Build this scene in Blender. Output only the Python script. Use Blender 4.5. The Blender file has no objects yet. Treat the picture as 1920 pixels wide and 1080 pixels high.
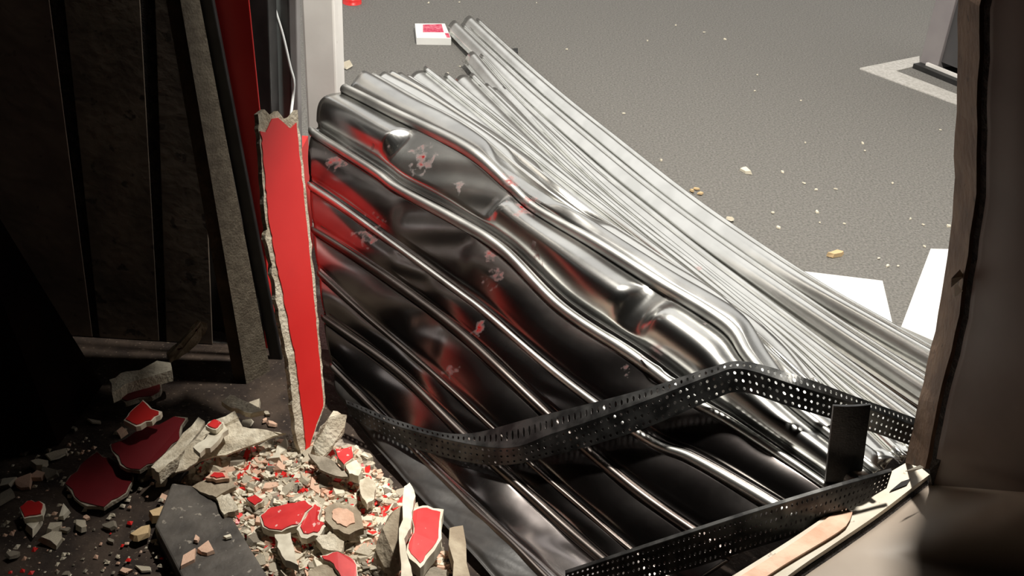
import bpy, math, random
import numpy as np
from mathutils import Vector
random.seed(7); rng = np.random.default_rng(7)
S = bpy.context.scene
COL = S.collection
V = lambda *a: np.array(a, float)

# ------------------------------------------------------------------ camera
FPX, PITCH, ROLL, HC = 2000.0, math.radians(31), math.radians(3.5), 1.5
cf = V(0, math.cos(PITCH), -math.sin(PITCH)); r0 = V(1, 0, 0); u0 = np.cross(r0, cf)
cr = math.cos(ROLL)*r0 + math.sin(ROLL)*u0; cu = -math.sin(ROLL)*r0 + math.cos(ROLL)*u0
C0 = V(0, 0, HC)
cam = bpy.data.cameras.new('camera'); cam.sensor_width = 36; cam.lens = 36*FPX/1920; cam.clip_start = .02
co = bpy.data.objects.new('camera', cam); COL.objects.link(co)
from mathutils import Matrix
co.matrix_world = Matrix(((cr[0], cu[0], -cf[0], 0), (cr[1], cu[1], -cf[1], 0), (cr[2], cu[2], -cf[2], HC), (0, 0, 0, 1)))
S.camera = co

# ------------------------------------------------------------------ light
w = bpy.data.worlds.new('sky'); S.world = w; w.use_nodes = True
bg = w.node_tree.nodes['Background']; bg.inputs[0].default_value = (1.0, .975, .93, 1); bg.inputs[1].default_value = 1.0
ld = bpy.data.lights.new('added_spot', 'SPOT'); ld.energy = 700; ld.color = (1, .95, .86)  # added key light above the opening, no lamp is seen there
ld.spot_size = math.radians(150); ld.spot_blend = .6; ld.shadow_soft_size = .1
lo = bpy.data.objects.new('added_spot', ld); COL.objects.link(lo); lo.location = (.48, 2.06, 3.2)
lo.rotation_euler = (Vector((.75, 2.6, 0)) - lo.location).to_track_quat('-Z', 'Y').to_euler()
vs = S.view_settings; vs.view_transform = 'Standard'; vs.look = 'None'; vs.exposure = 0; vs.gamma = 1; vs.use_curve_mapping = False

# ------------------------------------------------------------------ helpers
def ray(x, y): return cf + cr*(x-960)/FPX - cu*(y-540)/FPX
def PZ(x, y, z=0.): d = ray(x, y); return C0 + d*(z-HC)/d[2]
def PY(x, y, Y): d = ray(x, y); return C0 + d*Y/d[1]

def mesh_obj(name, verts, faces, mats, parent=None, smooth=False, fmat=None):
    me = bpy.data.meshes.new(name)
    me.from_pydata([tuple(map(float, v)) for v in verts], [], faces)
    for m in (mats if isinstance(mats, (list, tuple)) else [mats]): me.materials.append(m)
    if fmat is not None:
        for p, i in zip(me.polygons, fmat): p.material_index = i
    if smooth:
        for p in me.polygons: p.use_smooth = True
    me.update()
    o = bpy.data.objects.new(name, me); COL.objects.link(o)
    if parent: o.parent = parent
    return o
def tag(o, label, cat, group=None):
    o['label'] = label; o['category'] = cat
    if group: o['group'] = group
    return o
def struct(o): o['kind'] = 'structure'; return o
def empty(name, label, cat, group=None):
    o = bpy.data.objects.new(name, None); COL.objects.link(o); o.empty_display_size = .05
    return tag(o, label, cat, group)
def bevel(o, wd=.003, seg=2):
    m = o.modifiers.new('bevel', 'BEVEL'); m.width = wd; m.segments = seg; m.limit_method = 'ANGLE'; return o
def solid(o, t, off=0):
    m = o.modifiers.new('solid', 'SOLIDIFY'); m.thickness = t; m.offset = off; return o

def prism(name, bottom, top, mats, parent=None, topmat=0):
    n = len(bottom); f = [list(range(n))[::-1], list(range(n, 2*n))]
    f += [[i, (i+1) % n, n+(i+1) % n, n+i] for i in range(n)]
    return mesh_obj(name, list(bottom)+list(top), f, mats, parent, fmat=[0, topmat]+[0]*n)
def box(name, a, b, mat, parent=None):
    x0, y0, z0 = a; x1, y1, z1 = b
    bt = [V(x0, y0, z0), V(x1, y0, z0), V(x1, y1, z0), V(x0, y1, z0)]
    return prism(name, bt, [p+V(0, 0, z1-z0) for p in bt], mat, parent)
def quad_board(name, pts, depth, mat, parent=None):
    """pts: outline in 3D (front face); extruded along depth vector"""
    pts = [V(*p) for p in pts]; d = V(*depth)
    n = np.cross(pts[1]-pts[0], pts[2]-pts[0])
    if n @ d > 0: pts = pts[::-1]
    return prism(name, [p+d for p in pts], pts, mat, parent)
def resample(P, n, smooth=True):
    P = np.array(P, float)
    if len(P) > 2 and smooth:
        Q = np.vstack([2*P[0]-P[1], P, 2*P[-1]-P[-2]]); out = []
        for i in range(1, len(Q)-2):
            a, b, c, d = Q[i-1], Q[i], Q[i+1], Q[i+2]
            for t in np.linspace(0, 1, 12, endpoint=False):
                out.append(.5*((2*b)+(-a+c)*t+(2*a-5*b+4*c-d)*t*t+(-a+3*b-3*c+d)*t**3))
        out.append(P[-1]); P = np.array(out)
    L = np.r_[0, np.cumsum(np.linalg.norm(np.diff(P, axis=0), axis=1))]
    s = np.linspace(0, L[-1], n)
    return np.stack([np.interp(s, L, P[:, k]) for k in range(3)], 1)
def tube(name, P, rad, mat, parent=None, seg=10, cap=True):
    P = np.array(P, float); T = np.gradient(P, axis=0); T /= np.linalg.norm(T, axis=1)[:, None]
    up = V(0, 0, 1) if abs(T[0][2]) < .9 else V(1, 0, 0); vs_, fs = [], []
    rad = np.broadcast_to(rad, len(P))
    for i, p in enumerate(P):
        a = np.cross(T[i], up); a /= np.linalg.norm(a); b = np.cross(a, T[i])
        for k in range(seg):
            an = 2*math.pi*k/seg; vs_.append(p+rad[i]*(a*math.cos(an)+b*math.sin(an)))
    for i in range(len(P)-1):
        for k in range(seg):
            k2 = (k+1) % seg; fs.append([i*seg+k, i*seg+k2, (i+1)*seg+k2, (i+1)*seg+k])
    if cap: fs += [list(range(seg)), list(range((len(P)-1)*seg, len(P)*seg))[::-1]]
    return mesh_obj(name, vs_, fs, mat, parent, smooth=True)

# ------------------------------------------------------------------ materials
def new_mat(name):
    m = bpy.data.materials.new(name); m.use_nodes = True
    nt = m.node_tree; b = nt.nodes['Principled BSDF']; return m, nt, b
def rgba(c): return (*c, 1)
def noise_mat(name, c1, c2, scale=20, rough=.8, metallic=0, bump=0., bscale=None, detail=6, lo_=.4, hi=.62, spec=None, c3=None, s3=80, t3=.68):
    m, nt, b = new_mat(name); N = nt.nodes; L = nt.links
    tc = N.new('ShaderNodeTexCoord'); n = N.new('ShaderNodeTexNoise'); n.inputs['Scale'].default_value = scale; n.inputs['Detail'].default_value = detail
    L.new(tc.outputs['Object'], n.inputs['Vector'])
    r = N.new('ShaderNodeValToRGB'); r.color_ramp.elements[0].position = lo_; r.color_ramp.elements[1].position = hi
    r.color_ramp.elements[0].color = rgba(c1); r.color_ramp.elements[1].color = rgba(c2)
    L.new(n.outputs['Fac'], r.inputs[0]); out = r.outputs[0]
    if c3:
        n3 = N.new('ShaderNodeTexNoise'); n3.inputs['Scale'].default_value = s3; n3.inputs['Detail'].default_value = 3
        L.new(tc.outputs['Object'], n3.inputs['Vector'])
        r3 = N.new('ShaderNodeValToRGB'); r3.color_ramp.elements[0].position = t3; r3.color_ramp.elements[1].position = t3+.04
        r3.color_ramp.elements[0].color = (0, 0, 0, 1); r3.color_ramp.elements[1].color = (1, 1, 1, 1)
        L.new(n3.outputs['Fac'], r3.inputs[0])
        mx = N.new('ShaderNodeMixRGB'); L.new(r3.outputs[0], mx.inputs[0]); L.new(out, mx.inputs[1]); mx.inputs[2].default_value = rgba(c3); out = mx.outputs[0]
    L.new(out, b.inputs['Base Color']); b.inputs['Roughness'].default_value = rough; b.inputs['Metallic'].default_value = metallic
    if spec is not None: b.inputs['Specular IOR Level'].default_value = spec
    if bump:
        nb = N.new('ShaderNodeTexNoise'); nb.inputs['Scale'].default_value = bscale or scale*4; nb.inputs['Detail'].default_value = 5
        L.new(tc.outputs['Object'], nb.inputs['Vector'])
        bp = N.new('ShaderNodeBump'); bp.inputs['Strength'].default_value = bump; bp.inputs['Distance'].default_value = .01
        L.new(nb.outputs['Fac'], bp.inputs['Height']); L.new(bp.outputs[0], b.inputs['Normal'])
    return m
M = {}
M['asphalt'] = noise_mat('asphalt', (.115, .11, .101), (.255, .243, .224), 130, .85, bump=.7, bscale=200, lo_=.3, hi=.72, c3=(.3, .28, .25), s3=420, t3=.72)
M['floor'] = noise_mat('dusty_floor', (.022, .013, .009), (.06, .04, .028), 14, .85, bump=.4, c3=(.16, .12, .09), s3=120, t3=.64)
M['paint_line'] = noise_mat('road_paint', (.42, .4, .37), (.55, .53, .5), 90, .7)
M['brown'] = noise_mat('brown_board', (.13, .09, .07), (.18, .13, .1), 9, .7, bump=.03, c3=(.09, .06, .047), s3=30, t3=.66)
M['board_b'] = noise_mat('grimy_board', (.14, .11, .085), (.22, .175, .135), 12, .75, bump=.05, c3=(.07, .055, .043), s3=26, t3=.64)
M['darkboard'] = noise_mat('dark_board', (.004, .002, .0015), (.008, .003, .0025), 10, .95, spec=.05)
M['joint'] = noise_mat('dirty_joint', (.012, .01, .009), (.05, .04, .035), 60, .9, bump=.6)
M['wood'] = noise_mat('stud_wood', (.1, .08, .056), (.15, .125, .09), 50, .8, bump=.3)
M['woodside'] = noise_mat('stud_wood_dark', (.06, .042, .025), (.1, .07, .04), 18, .8, bump=.3)
M['black'] = noise_mat('black_plastic', (.008, .008, .008), (.018, .017, .017), 20, .45)
M['tubeblack'] = noise_mat('black_tube', (.006, .006, .007), (.02, .02, .022), 60, .38, bump=.1)
M['dgrey'] = noise_mat('dark_grey_metal', (.2, .22, .22), (.26, .28, .28), 6, .42)
M['lgrey'] = noise_mat('light_grey_metal', (.72, .69, .66), (.8, .77, .74), 8, .45, c3=(.36, .32, .3), s3=50, t3=.72)
M['mgrey'] = noise_mat('mid_grey_strip', (.16, .15, .15), (.2, .19, .19), 8, .5)
M['red'] = noise_mat('red_wall_paint', (.72, .022, .02), (.8, .03, .026), 5, .38, c3=(.85, .3, .27), s3=140, t3=.76)
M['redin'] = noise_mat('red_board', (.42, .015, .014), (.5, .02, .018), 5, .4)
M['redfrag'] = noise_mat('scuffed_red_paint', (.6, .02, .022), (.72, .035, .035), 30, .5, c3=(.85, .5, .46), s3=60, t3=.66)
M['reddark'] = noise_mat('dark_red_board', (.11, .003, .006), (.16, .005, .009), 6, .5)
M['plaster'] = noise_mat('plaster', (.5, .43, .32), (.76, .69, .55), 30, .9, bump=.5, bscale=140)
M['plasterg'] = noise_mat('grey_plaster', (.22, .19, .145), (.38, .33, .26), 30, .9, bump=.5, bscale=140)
M['tan'] = noise_mat('tan_board', (.3, .24, .17), (.45, .38, .28), 20, .9, bump=.4)
M['pink'] = noise_mat('pink_plaster', (.66, .4, .28), (.8, .56, .42), 20, .85, bump=.3)
M['jamb'] = noise_mat('raw_board_edge', (.11, .055, .028), (.17, .095, .052), 14, .8, bump=.3, c3=(.06, .035, .02), s3=30, t3=.66)
M['sill'] = noise_mat('board_edge', (.62, .56, .46), (.72, .66, .56), 14, .8, bump=.2, c3=(.34, .28, .22), s3=45, t3=.68)
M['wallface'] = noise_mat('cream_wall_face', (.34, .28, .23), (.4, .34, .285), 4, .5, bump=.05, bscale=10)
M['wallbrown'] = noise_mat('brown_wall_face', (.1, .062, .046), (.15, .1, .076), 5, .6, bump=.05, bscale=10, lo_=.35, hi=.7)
M['paper'] = noise_mat('white_sheet', (.82, .82, .8), (.88, .88, .86), 5, .6)
M['printred'] = noise_mat('red_print', (.55, .03, .09), (.75, .2, .26), 70, .6, lo_=.45, hi=.6)
M['kiosk'] = noise_mat('kiosk_grey', (.2, .18, .185), (.23, .21, .21), 5, .5)
M['kioskd'] = noise_mat('kiosk_dark', (.05, .048, .05), (.065, .06, .062), 5, .4)
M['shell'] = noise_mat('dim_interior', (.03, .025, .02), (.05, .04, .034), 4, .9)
M['facade'] = noise_mat('render_facade', (.3, .28, .26), (.36, .34, .32), 2, .9)
M['beam'] = noise_mat('grey_channel', (.05, .043, .037), (.12, .106, .092), 11, .6, bump=.3, c3=(.28, .25, .21), s3=70, t3=.64)
M['cable'] = noise_mat('pale_cable', (.5, .52, .52), (.6, .62, .62), 8, .5)
M['shard'] = noise_mat('shard_white', (.64, .58, .46), (.82, .76, .62), 40, .8)
M['tanchip'] = noise_mat('wood_chip', (.55, .38, .2), (.7, .52, .3), 40, .8)

def metal(name, scuffs_reflections=(), base=(.62, .62, .6), dark=(.3, .3, .3), rough=.27, grime=.6):
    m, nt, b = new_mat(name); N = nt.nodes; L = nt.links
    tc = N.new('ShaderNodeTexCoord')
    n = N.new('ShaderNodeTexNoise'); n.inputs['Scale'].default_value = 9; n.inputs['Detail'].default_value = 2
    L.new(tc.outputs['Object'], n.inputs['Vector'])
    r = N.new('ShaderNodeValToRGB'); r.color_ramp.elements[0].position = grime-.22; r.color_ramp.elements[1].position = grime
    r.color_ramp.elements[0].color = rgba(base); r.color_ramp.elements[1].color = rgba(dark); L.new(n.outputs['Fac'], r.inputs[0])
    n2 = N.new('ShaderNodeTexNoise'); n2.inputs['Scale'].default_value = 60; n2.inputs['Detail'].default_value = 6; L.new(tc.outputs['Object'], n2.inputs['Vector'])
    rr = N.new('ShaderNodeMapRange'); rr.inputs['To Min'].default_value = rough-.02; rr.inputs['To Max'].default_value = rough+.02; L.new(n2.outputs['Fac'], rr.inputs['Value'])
    col, met = r.outputs[0], None
    mask = None
    for (c, rad) in scuffs_reflections:
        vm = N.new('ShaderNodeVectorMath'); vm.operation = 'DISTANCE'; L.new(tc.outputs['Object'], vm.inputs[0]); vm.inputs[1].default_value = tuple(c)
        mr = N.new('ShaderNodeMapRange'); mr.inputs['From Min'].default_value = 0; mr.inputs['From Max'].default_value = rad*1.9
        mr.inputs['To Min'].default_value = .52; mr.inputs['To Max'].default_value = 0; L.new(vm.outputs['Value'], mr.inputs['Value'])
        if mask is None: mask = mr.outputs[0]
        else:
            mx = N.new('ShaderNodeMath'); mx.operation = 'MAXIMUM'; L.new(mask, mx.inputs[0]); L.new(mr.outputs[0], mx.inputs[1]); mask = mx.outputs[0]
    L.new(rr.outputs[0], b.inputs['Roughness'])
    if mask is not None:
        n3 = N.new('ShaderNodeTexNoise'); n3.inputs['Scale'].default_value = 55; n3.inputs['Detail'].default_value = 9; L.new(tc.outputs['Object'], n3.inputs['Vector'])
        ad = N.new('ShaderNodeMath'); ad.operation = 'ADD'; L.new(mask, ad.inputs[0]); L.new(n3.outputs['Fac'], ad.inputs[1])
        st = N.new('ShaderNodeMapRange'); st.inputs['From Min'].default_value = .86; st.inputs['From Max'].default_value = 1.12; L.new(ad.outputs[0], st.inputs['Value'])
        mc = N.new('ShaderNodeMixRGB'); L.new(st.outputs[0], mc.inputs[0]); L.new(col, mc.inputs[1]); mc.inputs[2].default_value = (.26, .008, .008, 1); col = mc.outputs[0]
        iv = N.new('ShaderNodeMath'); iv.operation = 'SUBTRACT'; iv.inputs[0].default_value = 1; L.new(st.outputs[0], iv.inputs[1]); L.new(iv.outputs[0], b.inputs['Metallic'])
    else: b.inputs['Metallic'].default_value = 1
    L.new(col, b.inputs['Base Color'])
    bp = N.new('ShaderNodeBump'); bp.inputs['Strength'].default_value = .03; bp.inputs['Distance'].default_value = .002
    L.new(n.outputs['Fac'], bp.inputs['Height']); L.new(bp.outputs[0], b.inputs['Normal'])
    return m

# ------------------------------------------------------------------ setting
def gpoly(name, pts, mat): return struct(mesh_obj(name, pts, [list(range(len(pts)))], mat))
struct(box('ground', (-9, 2.15, -.2), (12, 22, 0), M['asphalt']))
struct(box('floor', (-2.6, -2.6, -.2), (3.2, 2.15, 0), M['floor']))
# painted border round the kiosk
def line_strip(name, px, z=.004):
    pts = [PZ(*p, z) for p in px]
    o = prism(name, [p-V(0, 0, z) for p in pts], pts, M['paint_line']); return struct(o)
line_strip('trim_1', [(1613, 127), (1612, 128.5), (1905, 236), (1905, 219), (1680, 132.5), (1724, 122), (1724, 105)])
# room shell (dim shop interior round the camera)
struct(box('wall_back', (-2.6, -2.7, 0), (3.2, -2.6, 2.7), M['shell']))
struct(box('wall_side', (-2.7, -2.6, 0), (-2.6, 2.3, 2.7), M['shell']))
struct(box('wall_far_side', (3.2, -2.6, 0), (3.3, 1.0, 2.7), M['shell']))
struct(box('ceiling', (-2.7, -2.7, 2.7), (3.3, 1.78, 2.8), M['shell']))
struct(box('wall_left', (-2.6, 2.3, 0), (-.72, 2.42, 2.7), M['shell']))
struct(box('wall_lintel', (-2.7, 1.78, 2.7), (3.3, 1.9, 3.7), M['facade']))
hp_ = [V(*p) for p in ((-.72, 1.9, 1.95), (-.12, 1.9, 1.9), (.03, 1.9, 1.95), (.22, 1.9, 2.5), (.3, 1.9, 2.7), (-.72, 1.9, 2.7))]
struct(prism('wall_shade_blocker', hp_, [p+V(0, .16, 0) for p in hp_], M['shell']))  # unseen piece, added to keep the light off the left floor
struct(box('ceiling_shade_blocker', (-2.7, 1.9, 3.45), (3.3, 4.0, 3.6), M['shell']))  # unseen slab, added so upward-facing slats reflect something dark
struct(box('wall_reflection_backdrop', (-14, 16, 0), (18, 17, 5.8), M['facade']))  # unseen facade, added and sized for what the flat slats reflect

# --- left wall boards
def py_board(name, px, Y, th, mat, parent=None):
    return quad_board(name, [PY(*p, Y) for p in px], (0, th, 0), mat, parent)
def vert_ext(p_top, p_bot, Y, ztop=2.4):
    a, b = PY(*p_top, Y), PY(*p_bot, Y); d = (a-b)/(a[2]-b[2]); return a+d*(ztop-a[2]), b
wl_ref = [None]
def strip_board(name, tl, tr, bl, br, Y, th, mat, parent=None, ztop=2.3):
    a, d = vert_ext(tl, bl, Y, ztop); b, c = vert_ext(tr, br, Y, ztop)
    if parent is wl_ref[0] and parent is not None:
        d = d+(a-d)*((.002-d[2])/(a[2]-d[2])); c = c+(b-c)*((.002-c[2])/(b[2]-c[2]))
    return quad_board(name, [a, b, c, d], (0, th, 0), mat, parent)
wl = bpy.data.objects['wall_left']; wl_ref[0] = wl
bevel(strip_board('board', (-700, 0), (92, 0), (-560, 900), (190, 760), 2.14, .006, M['brown'], wl), .001)
bevel(strip_board('board', (120, 0), (262, 0), (200, 760), (305, 760), 2.14, .006, M['board_b'], wl), .001)
bevel(strip_board('board', (290, 0), (372, 0), (312, 640), (398, 640), 2.14, .006, M['board_b'], wl), .001)
strip_board('joint_strip', (88, 0), (126, 0), (184, 760), (206, 760), 2.142, .008, M['joint'], wl)
strip_board('joint_strip', (255, 0), (300, 0), (300, 760), (320, 640), 2.142, .008, M['joint'], wl)

# leaning timber stud
st_ = empty('timber_stud', 'pale leaning timber stud beside the dark wall boards', 'stud')
sa, sd = vert_ext((338, 0), (462, 720), 1.99, 2.2); sb, sc_ = vert_ext((371, 0), (516, 742), 2.05, 2.2)
quad_board('stud_face', [sa, sb, sc_, sd], (-.01, .03, 0), M['wood'], st_)
strip_board('stud_side', (311, 0), (338, 0), (440, 720), (462, 720), 2.005, .03, M['woodside'], st_, 2.2)
o = strip_board('black_bar', (371, 0), (399, 0), (520, 745), (545, 760), 2.095, .015, M['black']); tag(o, 'thin black bar leaning behind the pale timber stud', 'bar'); bevel(o)
o = strip_board('red_board', (398, 0), (467, 0), (490, 480), (515, 480), 2.12, .004, M['redin']); tag(o, 'dim red board leaning between timber stud and black post', 'board'); bevel(o)
# shop front post with dark panel
o = strip_board('black_post', (462, 0), (503, 0), (494, 560), (520, 560), 2.3, .08, M['black']); tag(o, 'black upright post left of the dark grey door panel', 'post'); bevel(o)
dp = empty('door_panel', 'dark grey metal door panel behind the broken red plaster', 'panel')
bevel(strip_board('panel_face', (498, 0), (541, 0), (510, 290), (549, 290), 2.42, .03, M['dgrey'], dp))
bevel(strip_board('edge_strip', (540, 0), (556, 0), (548, 290), (561, 290), 2.41, .04, M['mgrey'], dp))
P = [PY(503, -60, 2.4), PY(511, 0, 2.4), PY(530, 65, 2.4), PY(544, 125, 2.4), PY(551, 152, 2.4), PY(549, 185, 2.4), PY(545, 225, 2.36), PY(543, 300, 2.34)]
tag(tube('cable', resample(P, 40), .0035, M['cable'], seg=8), 'thin pale cable hanging in front of the dark grey panel', 'cable')
# light grey square post
a, b = PY(556, 0, 2.8), PY(626, 0, 2.8); bx0 = PY(565, 300, 2.8)
pt = struct(box('trim_2', (a[0]+.012, 2.8, 0), (b[0], 2.93, 2.6), M['lgrey'])); bevel(pt, .006)

# red wall pieces added for their reflection in the metal, mostly hidden
struct(box('wall_reflector', (-.592, 2.14, 0), (-.574, 2.40, .45), M['red']))
struct(box('wall_reflector_deep', (-.592, 2.455, 0), (-.574, 2.66, .34), M['red']))
struct(box('wall_reflection_blocker', (-.74, 2.2, 0), (-.665, 2.78, 2.6), M['shell']))  # dark upright added to keep the sky out of the slat reflections

# --- right wall: edge of the torn board
E1 = [PY(1803, 0, 1.58), PY(1803, 170, 1.58), PY(1796, 350, 1.58), PY(1786, 470, 1.58), PY(1761, 620, 1.58), PY(1736, 720, 1.58), PY(1704, 868, 1.58)]
E2 = [PY(1846, 0, 1.46), PY(1842, 200, 1.46), PY(1838, 360, 1.46), PY(1812, 560, 1.46), PY(1789, 660, 1.46), PY(1768, 745, 1.46), PY(1742, 880, 1.46)]
def up_ext(L, z): d = V(.02, 0, 1); return [L[0]+d*(z-L[0][2])] + L
E1 = up_ext(E1, 2.4); E2 = up_ext(E2, 2.4)
e1, e2 = resample(E1, 60, False), resample(E2, 60, False)
jit = rng.normal(0, .001, (60, 3))
e1 = e1 + jit*V(1, .3, .3); e2 = e2 + np.roll(jit, 7, 0)*V(1, .3, .3)
SZ = e1[-1][2]
S1 = [PZ(1704, 872, .205), PZ(1640, 912, .2), PZ(1500, 1008, .2), PZ(1390, 1078, .2), PZ(1250, 1165, .2)]
S2 = [PZ(1738, 900, .2), PZ(1650, 968, .195), PZ(1560, 1030, .195), PZ(1487, 1080, .195), PZ(1370, 1170, .195)]
s1, s2 = resample(S1, 40), resample(S2, 40)
def ribbon(name, A, B, mat, parent=None, th=.012, smooth=False):
    n = len(A); f = [[i, i+1, n+i+1, n+i] for i in range(n-1)]
    o = mesh_obj(name, list(A)+list(B), f, mat, parent, smooth); 
    if th: solid(o, th)
    return o
W = [PY(2060, -400, 1.30), PY(2060, 0, 1.3), PY(2060, 300, 1.28), PY(2060, 560, 1.24), PY(2060, 760, 1.18), PY(2050, 930, 1.2), PZ(2000, 1090, .2), PZ(1880, 1190, .15), PZ(1720, 1260, .13)]
W = up_ext(W, 2.4)
edge = np.vstack([e2[:-1] + V(.004, -.012, 0), s2 + V(.003, -.004, -.008)])
ne = len(edge); outer = np.vstack([resample(W[:7], 59, False), resample(W[6:], 40, False)])
rows = 26; vv, ff = [], []
for j in range(rows):
    t = j/(rows-1)
    for i in range(ne):
        p = edge[i]*(1-t) + outer[i]*t
        k = i/ne
        bul = .02*math.sin(math.pi*t)**2*math.exp(-((k-.5)/.12)**2)
        rip = .003*math.sin(9*t+14*k)*math.sin(math.pi*t)
        vv.append(p + V(-.35, -.75, .5)*(bul+rip))
for j in range(rows-1):
    for i in range(ne-1): ff.append([j*ne+i, (j+1)*ne+i, (j+1)*ne+i+1, j*ne+i+1])
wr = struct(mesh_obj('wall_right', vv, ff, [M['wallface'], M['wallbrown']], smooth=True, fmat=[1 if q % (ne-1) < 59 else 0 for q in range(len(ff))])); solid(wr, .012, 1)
ribbon('wall_sheet', outer[:59], np.array([V(3.2, .95, max(p[2], 0)) for p in outer[:59]]), M['shell'], wr, .012)
ribbon('board_edge', e1, e2, M['jamb'], wr, .012)
ribbon('lower_board_edge', s1, s2, M['sill'], wr, .03)
# dark cracked joint between edge and face
ribbon('joint', e2+V(.001, -.001, 0), edge[:60]+V(.006, -.004, 0), M['joint'], wr, .004)
ribbon('joint', s2+V(0, 0, -.001), s2+V(.004, -.005, -.009), M['joint'], wr, .004)
# pink paint remnant on the lower edge
pk = resample([PZ(1598, 962, .2175), PZ(1560, 985, .2175), PZ(1470, 1045, .2175), PZ(1388, 1098, .2175), PZ(1260, 1180, .2175)], 20)
pk1 = resample([PZ(1598, 962, .2175), PZ(1580, 953, .2175), PZ(1500, 1010, .2175), PZ(1392, 1079, .2175), PZ(1252, 1165, .2175)], 20)
pk2 = resample([PZ(1598, 962, .2175), PZ(1588, 985, .2175), PZ(1560, 1006, .2175), PZ(1500, 1042, .2175), PZ(1440, 1080, .2175), PZ(1330, 1160, .2175)], 20)
ribbon('pink_paint', pk1, pk2, M['pink'], wr, .004)
prism('crack', [PZ(*p, .214) for p in ((1668, 921), (1690, 903), (1708, 897), (1700, 909))], [PZ(*p, .2165) for p in ((1668, 921), (1690, 903), (1708, 897), (1700, 909))], M['black'], wr)
# outer skin of the right wall, beyond the torn board
ob = [(1.12, 1.66, .0), (3.2, 1.0, 0), (3.2, 1.1, 0), (1.12, 1.72, 0)]
struct(prism('wall_outer', [V(*p) for p in ob], [V(p[0], p[1], 2.45) for p in ob], M['shell']))
# torn splinters on the jamb
for px, dx, dz in (((1800, 505), -.016, -.03), ((1725, 872), -.03, -.012), ((1790, 528), .01, -.025)):
    p = PY(*px, 1.47)
    mesh_obj('splinter', [p, p+V(dx, -.015, dz*.3), p+V(dx*.5, -.006, dz), p+V(.01, 0, dz*.4)], [[0, 1, 2], [0, 2, 3], [0, 3, 1], [1, 3, 2]], M['sill'], wr)

# ------------------------------------------------------------------ roller shutter
A_ = PZ(640, 750, .05); B_ = PY(655, 165, 2.55); C_ = PZ(1187, 1030, .055)
NP = np.cross(B_-A_, C_-A_); NP /= np.linalg.norm(NP)
OUT = -NP
def PP(x, y, lift=0.):
    d = ray(x, y); base = A_ + OUT*lift; return C0 + d*((base-C0) @ NP)/(d @ NP)
def PPg(x, y, zmin=.03):
    p = PP(x, y)
    return p if p[2] > zmin else PZ(x, y, zmin)

def slat_profile():
    pr = []
    for a in np.linspace(0, math.pi, 8): pr.append((.085-.085*math.cos(a), .085*math.sin(a)-.01))
    for x in np.linspace(.03, 1, 14): pr.append((.17+.68*x, -.02+.17*math.sin(math.pi*x)))
    pr += [(.87, -.07), (.91, -.105), (.96, -.1), (1.0, -.03)]
    return pr
PROF = slat_profile()
def slat(up, lo, mat, parent, dents=(), n=110, wave=.003, hs=1.0, outref=OUT, seed=0, bead=None):
    r = np.random.default_rng(seed)
    U, Lw = resample(up, n), resample(lo, n)
    T = np.gradient(U+Lw, axis=0); T /= np.linalg.norm(T, axis=1)[:, None]
    ph = r.uniform(0, 6.28, 4); vv, ff = [], []; m = len(PROF)
    for i in range(n):
        s = i/(n-1); ac = Lw[i]-U[i]; wd = np.linalg.norm(ac)
        nn = np.cross(T[i], ac); nn /= np.linalg.norm(nn)
        if nn @ outref < 0: nn = -nn
        amp = 1.0; push = 0.
        for (c, hw, dp, sh) in dents:
            q = max(0, min(1, (hw-abs(s-c))/(sh))); q = q*q*(3-2*q); amp *= (1-dp*q)
        wv = wave*(math.sin(11*s+ph[0])+.6*math.sin(23*s+ph[1]))
        for (t, h) in PROF:
            hh = h*wd*(hs if t > .171 else 1.15)
            if .16 < t < .83:
                hh *= amp
                hh += .25*wave*math.sin(40*s+ph[2]+t*5)
                if amp < .8: hh += .0022*(1-amp)*math.sin(37*s+5*t+ph[3])*math.sin(19*s+7*t)
            vv.append(U[i]+ac*t+nn*(hh+wv))
    nb = 8; bv = []; body = []
    for i in range(n): bv += vv[i*m:i*m+nb]; body += vv[i*m+nb-1:(i+1)*m]
    mb = m-nb+1
    o = mesh_obj('slat', body, [[i*mb+k, i*mb+k+1, (i+1)*mb+k+1, (i+1)*mb+k] for i in range(n-1) for k in range(mb-1)], mat, parent, smooth=True); solid(o, .0016)
    b = mesh_obj('bead', bv, [[i*nb+k, i*nb+k+1, (i+1)*nb+k+1, (i+1)*nb+k] for i in range(n-1) for k in range(nb-1)], bead or mat, o, smooth=True); solid(b, .0016)
    return o
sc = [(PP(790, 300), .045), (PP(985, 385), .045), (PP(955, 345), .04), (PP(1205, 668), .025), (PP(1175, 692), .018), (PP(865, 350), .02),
      (PP(720, 275), .035), (PP(930, 520), .03), (PP(1010, 470), .035), (PP(900, 612), .025), (PP(845, 690), .025), (PP(925, 478), .03), (PP(1320, 595), .02), (PP(1310, 500), .015), (PP(640, 300), .05), (PP(690, 440), .05)]  # red paint scuffs; spots near the left end paint in a red reflection
M['steel_f'] = metal('shaded_slat_steel', sc, (.36, .33, .32), (.28, .25, .245), .2)  # lower slats: dark interior reflection put into the base colour
M['steel_c'] = metal('lit_crest_steel', sc, (.7, .7, .68), (.52, .52, .51), .26)  # brighter copy of the slat steel, sky reflection put into its colour
M['bead2'] = metal('shaded_bead_steel', (), (.2, .175, .16), (.14, .12, .11), .36)  # dimmer copy for the lower beads, shade put into the colour
M['rail'] = noise_mat('dark_bottom_rail', (.03, .028, .027), (.05, .046, .043), 20, .45, bump=.05)
M['bead'] = metal('worn_highlight_bead', sc[:6], (.78, .78, .75), (.55, .55, .53), .42)  # rougher worn bead; the ridge highlight is also put into its pale colour
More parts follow.
